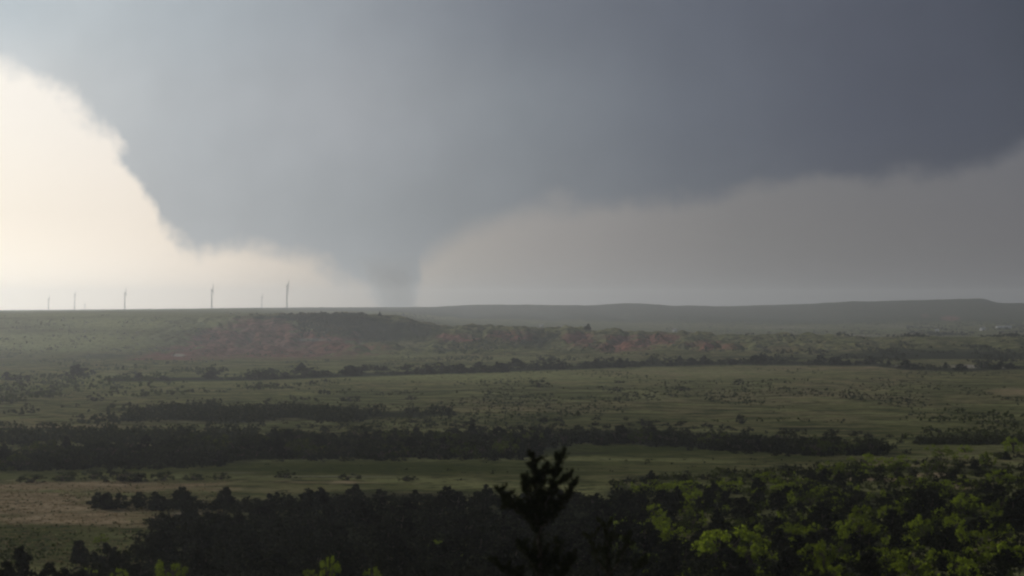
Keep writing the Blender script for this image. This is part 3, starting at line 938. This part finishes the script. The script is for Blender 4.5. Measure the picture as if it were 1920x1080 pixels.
mound_l = sc(700, (1700, 1930), (606, 632), 2.5, 6, 0) + sc(700, (1250, 1930), (596, 632), 2.0, 5, 0)
stuff("far_scrub", mound_l, M_OLV, OSL)

# --- right-hand slope of green shrubs and dark junipers
upr = li((1150, 905), (1300, 890), (1500, 880), (1700, 868), (1930, 850))
taken2 = []
bright = [(1240, 1014, 84, 40), (1352, 1052, 136, 78), (1420, 1022, 60, 40), (1485, 1012, 50, 34), (1545, 1075, 44, 74), (1575, 1002, 36, 26), (1600, 988, 40, 26), (1612, 996, 34, 20), (1590, 1022, 26, 36), (1674, 1020, 36, 18),
          (1676, 1052, 30, 26), (1690, 1064, 22, 18), (1622, 1064, 34, 22), (1765, 1054, 56, 30), (1840, 1054, 34, 34), (1895, 1050, 70, 40), (1858, 962, 22, 16), (1788, 988, 30, 26), (1685, 966, 26, 20), (1770, 856, 40, 20), (1810, 848, 30, 16),
          (1850, 872, 40, 26), (1900, 846, 40, 30), (1880, 905, 60, 28), (1770, 918, 60, 20), (1700, 912, 50, 20), (1290, 920, 60, 20), (1215, 925, 70, 22), (1265, 922, 50, 22), (1370, 924, 60, 22), (1440, 905, 60, 22), (1470, 922, 60, 20), (1560, 890, 60, 28),
          (1630, 876, 70, 26), (1690, 876, 50, 24), (1510, 915, 60, 20), (1540, 930, 50, 18)]
def slope_row(Y): return "along the upper rim" if Y < 885 else "in the upper band" if Y < 940 else "across the middle" if Y < 1005 else "across the lower band" if Y < 1040 else "at the bottom"
NTH = "first second third fourth fifth sixth seventh eighth ninth tenth eleventh twelfth".split()
for X, Y, w, h in bright:
    peers = sorted(p[0] for p in bright if slope_row(p[1]) == slope_row(Y))
    nth = NTH[peers.index(X)]
    look = "wide" if w > 65 else "tall narrow" if h > w else "small" if w < 35 else "rounded"
    lab = f"{look} bright green shrub, {nth} from left {slope_row(Y)} of the right-hand slope"
    hh = hpx(h, Y, X); x, y, z = on_ground(X, Y); taken2.append((x, y))
    make_plant("green_shrub", lab, "shrub", "bright green shrubs of the right-hand slope", GRN, STR, X, Y, hh, w / h / 1.6)
bl = []
for X, Y, w, h in bright:
    for _ in range(3 if w < 50 else 6):
        bl.append((*on_ground(min(1950, X + random.gauss(0, w * .6)), min(1090, Y + random.gauss(-4, 8))), random.uniform(1.0, 2.2), random.uniform(.8, 1.7)))
for X, Y in scatter(140, (1180, 1935), lambda X: (upr(X) + 40, 1092), 3.0):
    bl.append((*on_ground(X, Y), random.uniform(.9, 2.0), random.uniform(.8, 1.8)))
stuff("bright_brush", bl, M_GRN, OS)
mixp = scatter(185, (1150, 1935), lambda X: (upr(X), 1092), 4.3, taken2)
for X, Y in mixp:
    up = Y < 945
    col = "left part" if X < 1400 else "middle" if X < 1660 else "right part"
    row = "upper" if up else "central" if Y < 1020 else "lower"
    if random.random() < (0.5 if up else 0.36):
        make_plant("green_shrub", f"dull green shrub on the {row} {col} of the right-hand slope", "shrub", f"dull green shrubs, {row} {col} of the right-hand slope", MOS if up else MOS[:2] + GRN[:3], STR, X, Y, random.uniform(1.4, 2.6) if up else random.uniform(1.8, 3.6), random.uniform(.7, 1.1))
    else:
        hh = random.uniform(2.0, 3.9) if not up else random.uniform(1.5, 2.7)
        look = "tall" if hh > 3.1 else "low" if hh < 2.3 else "mid-sized"
        make_plant("juniper_tree", f"{look} dark juniper between green shrubs, {row} {col} of the right-hand slope", "tree", f"{look} junipers, {row} {col} of the right-hand slope", JUN, JTR, X, Y, hh, random.uniform(1.25, 1.9))

# --- yellow-green shrubs along the bottom of the picture
for X, Y, w, h, lab in [
    (172, 1086, 40, 26, "yellow-green shrub lowest in the tan grass corner"),
    (225, 1092, 36, 30, "small yellow-green shrub beside the low corner trees"),
    (318, 1094, 70, 52, "large yellow-green shrub at the foot of the black wood"),
    (585, 1094, 40, 30, "yellow-green shrub left of the tall narrow one at the wood's foot"),
    (618, 1092, 46, 54, "tall narrow yellow-green shrub at the foot of the black wood"),
    (698, 1092, 40, 34, "yellow-green shrub between the narrow one and the round one"),
    (742, 1072, 42, 30, "round yellow-green shrub just under the arched one"),
    (820, 1042, 44, 30, "arched yellow-green shrub glowing alone in the black wood"),
    (865, 1056, 22, 18, "tiny yellow-green shrub right of the arched one"),
    (705, 1034, 32, 16, "dull green shrub deep in the black wood"),
    (190, 1018, 30, 18, "dull green shrub at the edge of wood and tan grass")]:
    o = make_plant("green_shrub", lab, "shrub", None, GRN, STR, X, Y, hpx(h, Y, X), w / h / 1.6)
    x, y, z = o.location

# --- near dark trees at the lower left corner
for X, Ytop, d, w, lab in [(46, 1022, 215, 70, "pointed dark juniper in the lower left corner"), (12, 1050, 205, 80, "broad dark juniper cut by the left frame edge"),
                           (86, 1050, 210, 60, "dark juniper right of the pointed corner one"), (120, 1062, 205, 60, "low dark juniper last of the corner group"), (150, 1064, 225, 60, "low dark juniper where the corner group meets the grass")]:
    x = (X - 960) / F * d
    z = float(terrain(x, d)); h = (HOR - Ytop) / F * d - z
    o = empty("juniper_tree", (x, d, z - .1)); link('crown', random.choice(JUN), o); link('trunk', JTR[0], o)
    o.scale = (w / F * d * 1.15, w / F * d * 1.15, h); o.rotation_euler = (0, 0, random.uniform(0, 6))
    tag(o, lab, "tree")


# --- the two near junipers, limb by limb
def limb_juniper(name, label, X0, d, limbs, seed, leaf, per_m, sub):
    """limbs: list of (points in picture directions, depth offset at tip, tuft radius start, end)"""
    g = np.random.default_rng(seed)
    bx = (X0 - 960) / F * d
    bz = float(terrain(bx, d))
    root = empty(name, (bx, d, bz))
    tag(root, label, "tree")
    def P(X, Y, dy): return Vector(((X - 960) / F * d - bx, dy, (HOR - Y) / F * d - bz))
    full = []
    for pts, dy, r0, r1, thick in limbs:          # side limbs forking off every main limb
        full.append((pts, dy, r0, r1, thick))
        if r0 <= 0: continue
        n = len(pts)
        for k in range(sub):
            t = g.uniform(0.3, 0.97) * (n - 1); i = min(int(t), n - 2)
            fx = pts[i][0] + (pts[i + 1][0] - pts[i][0]) * (t - i); fy = pts[i][1] + (pts[i + 1][1] - pts[i][1]) * (t - i)
            sx = g.choice([-1, 1]) * g.uniform(5, 17); sy = g.uniform(4, 22)
            full.append(([(fx, fy), (fx + sx * .55, fy - sy * .3), (fx + sx, fy - sy)], dy * t / (n - 1) + g.uniform(-.25, .25), 0.17, 0.05, 0.014))
    limbs = full
    tl, ll = [], []
    for pts, dy, r0, r1, thick in limbs:
        n = len(pts)
        pp = [P(X, Y, dy * i / (n - 1)) for i, (X, Y) in enumerate(pts)]
        if pts[0][1] > 1100: pp[0].z = -0.2
        rad = [max(0.008, thick * (1 - 0.85 * i / (n - 1))) for i in range(n)]
        tl.append(tube(pp, rad, 6))
        if r0 <= 0: continue
        L = sum((pp[i + 1] - pp[i]).length for i in range(n - 1))
        for k in range(int(L * per_m)):
            t = (g.uniform(0.04, 1.0)) * (n - 1)
            i = min(int(t), n - 2)
            c = pp[i].lerp(pp[i + 1], t - i)
            r = 0.72 * r0 + (min(r1, 0.09) - 0.72 * r0) * (t / (n - 1)) ** 1.3
            tang = (pp[i + 1] - pp[i]).normalized()
            out = g.normal(size=3); out[2] = abs(out[2]) * 0.6
            dirv = (np.array(tang) * 0.7 + out * 0.75 + np.array([0, 0, 0.35])) * r * g.uniform(0.5, 1.5)
            m_ = 20
            sp_ = g.uniform(0, 1, (m_, 1)) ** 0.8
            wid_ = 0.045 * (1.15 - sp_)
            ll.append(np.array(c)[None] + dirv[None] * sp_ + g.normal(size=(m_, 3)) * wid_)
    v, f = join(tl)
    link('trunk', mesh_from('trunk', v, f, M_BARK), root)
    v, f = leaves(np.concatenate(ll), leaf, 0.6, 0.35, g)
    link('foliage', mesh_from('foliage', v, f, M_NEAR), root)
    return root


limb_juniper("juniper_tree", "ragged near juniper silhouette with upswept limbs standing before the grass strip", 1012, 95.0, [
    ([(1014, 1140), (1012, 1040), (1010, 985), (1006, 930), (1002, 885), (998, 852)], 0.1, 0.30, 0.20, 0.12),
    ([(1012, 1000), (1024, 950), (1036, 905), (1046, 875), (1058, 848)], 0.5, 0.34, 0.07, 0.05),
    ([(1010, 985), (996, 950), (990, 915), (984, 890)], -0.5, 0.34, 0.16, 0.05),
    ([(1006, 990), (980, 962), (950, 935), (928, 912)], -0.3, 0.26, 0.10, 0.045),
    ([(1004, 975), (985, 955), (965, 950), (940, 955)], 0.5, 0.2, 0.06, 0.03),
    ([(1014, 990), (1046, 960), (1064, 930), (1076, 905)], 0.3, 0.26, 0.12, 0.045),
    ([(1012, 965), (1032, 925), (1054, 900), (1066, 890)], -0.6, 0.26, 0.10, 0.04),
    ([(1008, 950), (1016, 915), (1022, 890), (1020, 880)], 0.3, 0.28, 0.12, 0.04),
    ([(1012, 990), (1000, 975), (1012, 940), (1010, 925)], -0.3, 0.44, 0.3, 0.04),
    ([(1012, 985), (1028, 970), (1040, 950), (1050, 945)], 0.2, 0.36, 0.2, 0.04),
    ([(1012, 1090), (1000, 1060), (985, 1035), (970, 1012)], -0.4, 0.45, 0.2, 0.05),
    ([(1013, 1090), (1028, 1065), (1042, 1040), (1050, 1020)], 0.4, 0.5, 0.25, 0.05),
    ([(1013, 1100), (1010, 1070), (1015, 1045), (1010, 1030)], 0.6, 0.55, 0.3, 0.05),
    ([(1013, 1110), (975, 1085), (945, 1070), (925, 1050)], 0.2, 0.35, 0.15, 0.05),
    ([(1013, 1110), (1045, 1085), (1062, 1065), (1075, 1045)], -0.4, 0.35, 0.15, 0.05),
], 5, 0.05, 46, 6)
limb_juniper("juniper_tree", "slimmer near juniper with a bare pointed tip beside the ragged one", 1142, 112.0, [
    ([(1144, 1130), (1142, 1060), (1138, 1010), (1133, 980)], 0.1, 0.26, 0.05, 0.07),
    ([(1142, 1080), (1120, 1050), (1112, 1025), (1106, 1005)], -0.4, 0.36, 0.14, 0.04),
    ([(1142, 1080), (1166, 1045), (1176, 1020), (1180, 1000)], 0.4, 0.36, 0.12, 0.04),
    ([(1142, 1100), (1185, 1075), (1200, 1060), (1210, 1050)], 0.2, 0.32, 0.12, 0.04),
    ([(1142, 1090), (1136, 1050), (1146, 1020), (1150, 1000)], 0.5, 0.4, 0.2, 0.04),
], 9, 0.05, 28, 3)

# --- dry grass tussocks on the tan patch
tl = []
for _ in range(4500):
    X = random.uniform(-20, 420); Y = random.uniform(902, 1075)
    if Y > 985 and random.random() < .6: continue
    x, y, z = on_ground(X, Y)
    tl.append((x, y, z, random.uniform(.3, .7), random.uniform(.12, .32)))
GS = []
for i in range(4):
    g = np.random.default_rng(900 + i)
    Pq = np.stack([g.uniform(-.5, .5, 7), g.uniform(-.5, .5, 7), g.uniform(.3, .5, 7)], -1)
    GS.append(leaves(Pq, 0.5, 1.5, 0.18, g))
stuff("grass", tl, M_GRASS, GS)


# ------------------------------------------------------------------ wind turbines on the plateau, rotors edge-on
def blade_mesh(L):
    v, f = [], []
    prof_ = [(0, .5, .5), (.08, .55, .45), (.22, 1.0, .22), (.6, .6, .12), (1.0, .15, .05)]
    for t, c, th in prof_:
        for s in range(6):
            an = 2 * math.pi * s / 6
            v.append((math.cos(an) * c * L / 18 * .5 * 1.6, math.sin(an) * th * L / 18 * 1.2, t * L))
    for i in range(len(prof_) - 1):
        for s in range(6):
            f.append([i * 6 + s, i * 6 + (s + 1) % 6, (i + 1) * 6 + (s + 1) % 6, (i + 1) * 6 + s])
    f.append([4 * 6 + s for s in range(6)]); f.append([5 - s for s in range(6)])
    return v, f


for X, Ytop, Yb, d, rot, lab in [
    (91, 552, 583, 12500, 0, "faint wind turbine leftmost of the row on the plateau"),
    (140, 545, 583, 12000, 40, "pale wind turbine second from the left on the plateau"),
    (159, 567, 583, 15500, 10, "tiny faint wind turbine between the second and third towers"),
    (234, 536, 581, 9500, 0, "dark wind turbine third tall one from the left with visible rotor"),
    (397, 529, 579, 9300, 8, "wind turbine alone in the middle of the plateau row"),
    (491, 547, 578, 13500, 0, "faint far wind turbine just left of the tallest one"),
    (538, 526, 577, 9300, 55, "tallest wind turbine at the right end of the row nearest the tornado")]:
    x = (X - 960) / F * d
    z0 = float(terrain(x, d)) - 0.5
    ztop = (HOR - Ytop) / F * d
    tot = ztop - z0
    hub = tot * (0.70 if rot < 30 else 0.80); L = tot - hub if rot < 30 else (tot - hub) / math.cos(R(rot)) 
    root = empty("wind_turbine", (x, d, z0))
    tag(root, lab, "wind turbine", "wind turbines on the plateau")
    v, f = tube([(0, 0, 0), (0, 0, hub * .5), (0, 0, hub)], [2.6, 2.1, 1.5], 12)
    link('tower', mesh_from('tower', v, f, M_WHITE, True), root)
    v, f = tube([(-4.5, 0, hub + 1.2), (-3.8, 0, hub + 1.2), (3.4, 0, hub + 1.2), (4.2, 0, hub + 1.2)], [0.8, 1.8, 1.9, 1.2], 8)
    link('nacelle', mesh_from('nacelle', v, f, M_WHITE, True), root)
    v, f = tube([(4.2, 0, hub + 1.2), (5.4, 0, hub + 1.2), (6.2, 0, hub + 1.2)], [1.2, 1.1, 0.2], 8)
    link('hub', mesh_from('hub', v, f, M_WHITE, True), root)
    bm_ = mesh_from('blade', *blade_mesh(L), M_WHITE, True)
    for k in range(3):
        o = link('blade', bm_, root)
        o.location = (5.2, 0, hub + 1.2)
        o.rotation_euler = (R(rot + 120 * k), 0, 0)
    root.rotation_euler = (0, 0, math.atan2(-x, d) + R(6))


# ------------------------------------------------------------------ farm buildings in the far valley
def box_mesh(x0, x1, y0, y1, z0, z1):
    v = [(x, y, z) for x in (x0, x1) for y in (y0, y1) for z in (z0, z1)]
    return v, [[0, 1, 3, 2], [4, 6, 7, 5], [0, 4, 5, 1], [2, 3, 7, 6], [0, 2, 6, 4], [1, 5, 7, 3]]


def building(X, Y, w, dep, h, rh, rot, lab, doors):
    x, y, z = on_ground(X, Y)
    root = empty("farm_building", (x, y, z - .3)); root.rotation_euler = (0, 0, R(rot))
    tag(root, lab, "building", "farm buildings in the far valley")
    hw, hd = w / 2, dep / 2
    v = [(-hw, -hd, 0), (hw, -hd, 0), (hw, hd, 0), (-hw, hd, 0), (-hw, -hd, h), (hw, -hd, h), (hw, hd, h), (-hw, hd, h), (-hw, 0, h + rh), (hw, 0, h + rh)]
    f = [[0, 1, 5, 4], [2, 3, 7, 6], [1, 2, 6, 9, 5], [3, 0, 4, 8, 7]]
    link('wall', mesh_from('wall', v, f, M_SHED), root)
    e = .6
    rv = []
    for zz in (0.02, 0.22):
        rv += [(-hw - e, -hd - e, h - e * rh / hd + zz), (hw + e, -hd - e, h - e * rh / hd + zz), (hw + e, 0, h + rh + zz), (-hw - e, 0, h + rh + zz), (hw + e, hd + e, h - e * rh / hd + zz), (-hw - e, hd + e, h - e * rh / hd + zz)]
    rf = [[6, 7, 8, 9], [9, 8, 10, 11], [3, 2, 1, 0], [5, 4, 2, 3], [0, 1, 7, 6], [5, 11, 10, 4], [0, 6, 9, 3], [3, 9, 11, 5], [1, 2, 8, 7], [2, 4, 10, 8]]
    link('roof', mesh_from('roof', rv, rf, M_ROOF), root)
    for dx in doors:
        v, f = box_mesh(dx - 1.6, dx + 1.6, -hd - .08, -hd - .01, 0, min(h - .4, 3.4))
        link('door', mesh_from('door', v, f, M_DOOR), root)


building(1882, 616, 40, 12, 4.2, 2.6, 4, "long low white shed far across the valley near the right edge", [-10, 8])
building(1842, 620, 11, 9, 4.5, 3.0, 20, "small white barn left of the long white shed", [1])
building(1757, 622, 8, 6, 4.0, 2.4, -15, "little grey-white house left of the small barn in the far valley", [0])
building(1265, 622.5, 7, 6, 4.0, 2.4, 10, "tiny white house just behind the crest of the red ridge", [1])
building(1016, 613.0, 8, 6, 3.4, 2.0, -8, "tiny pale house behind the ridge left of the lone round tree", [1])
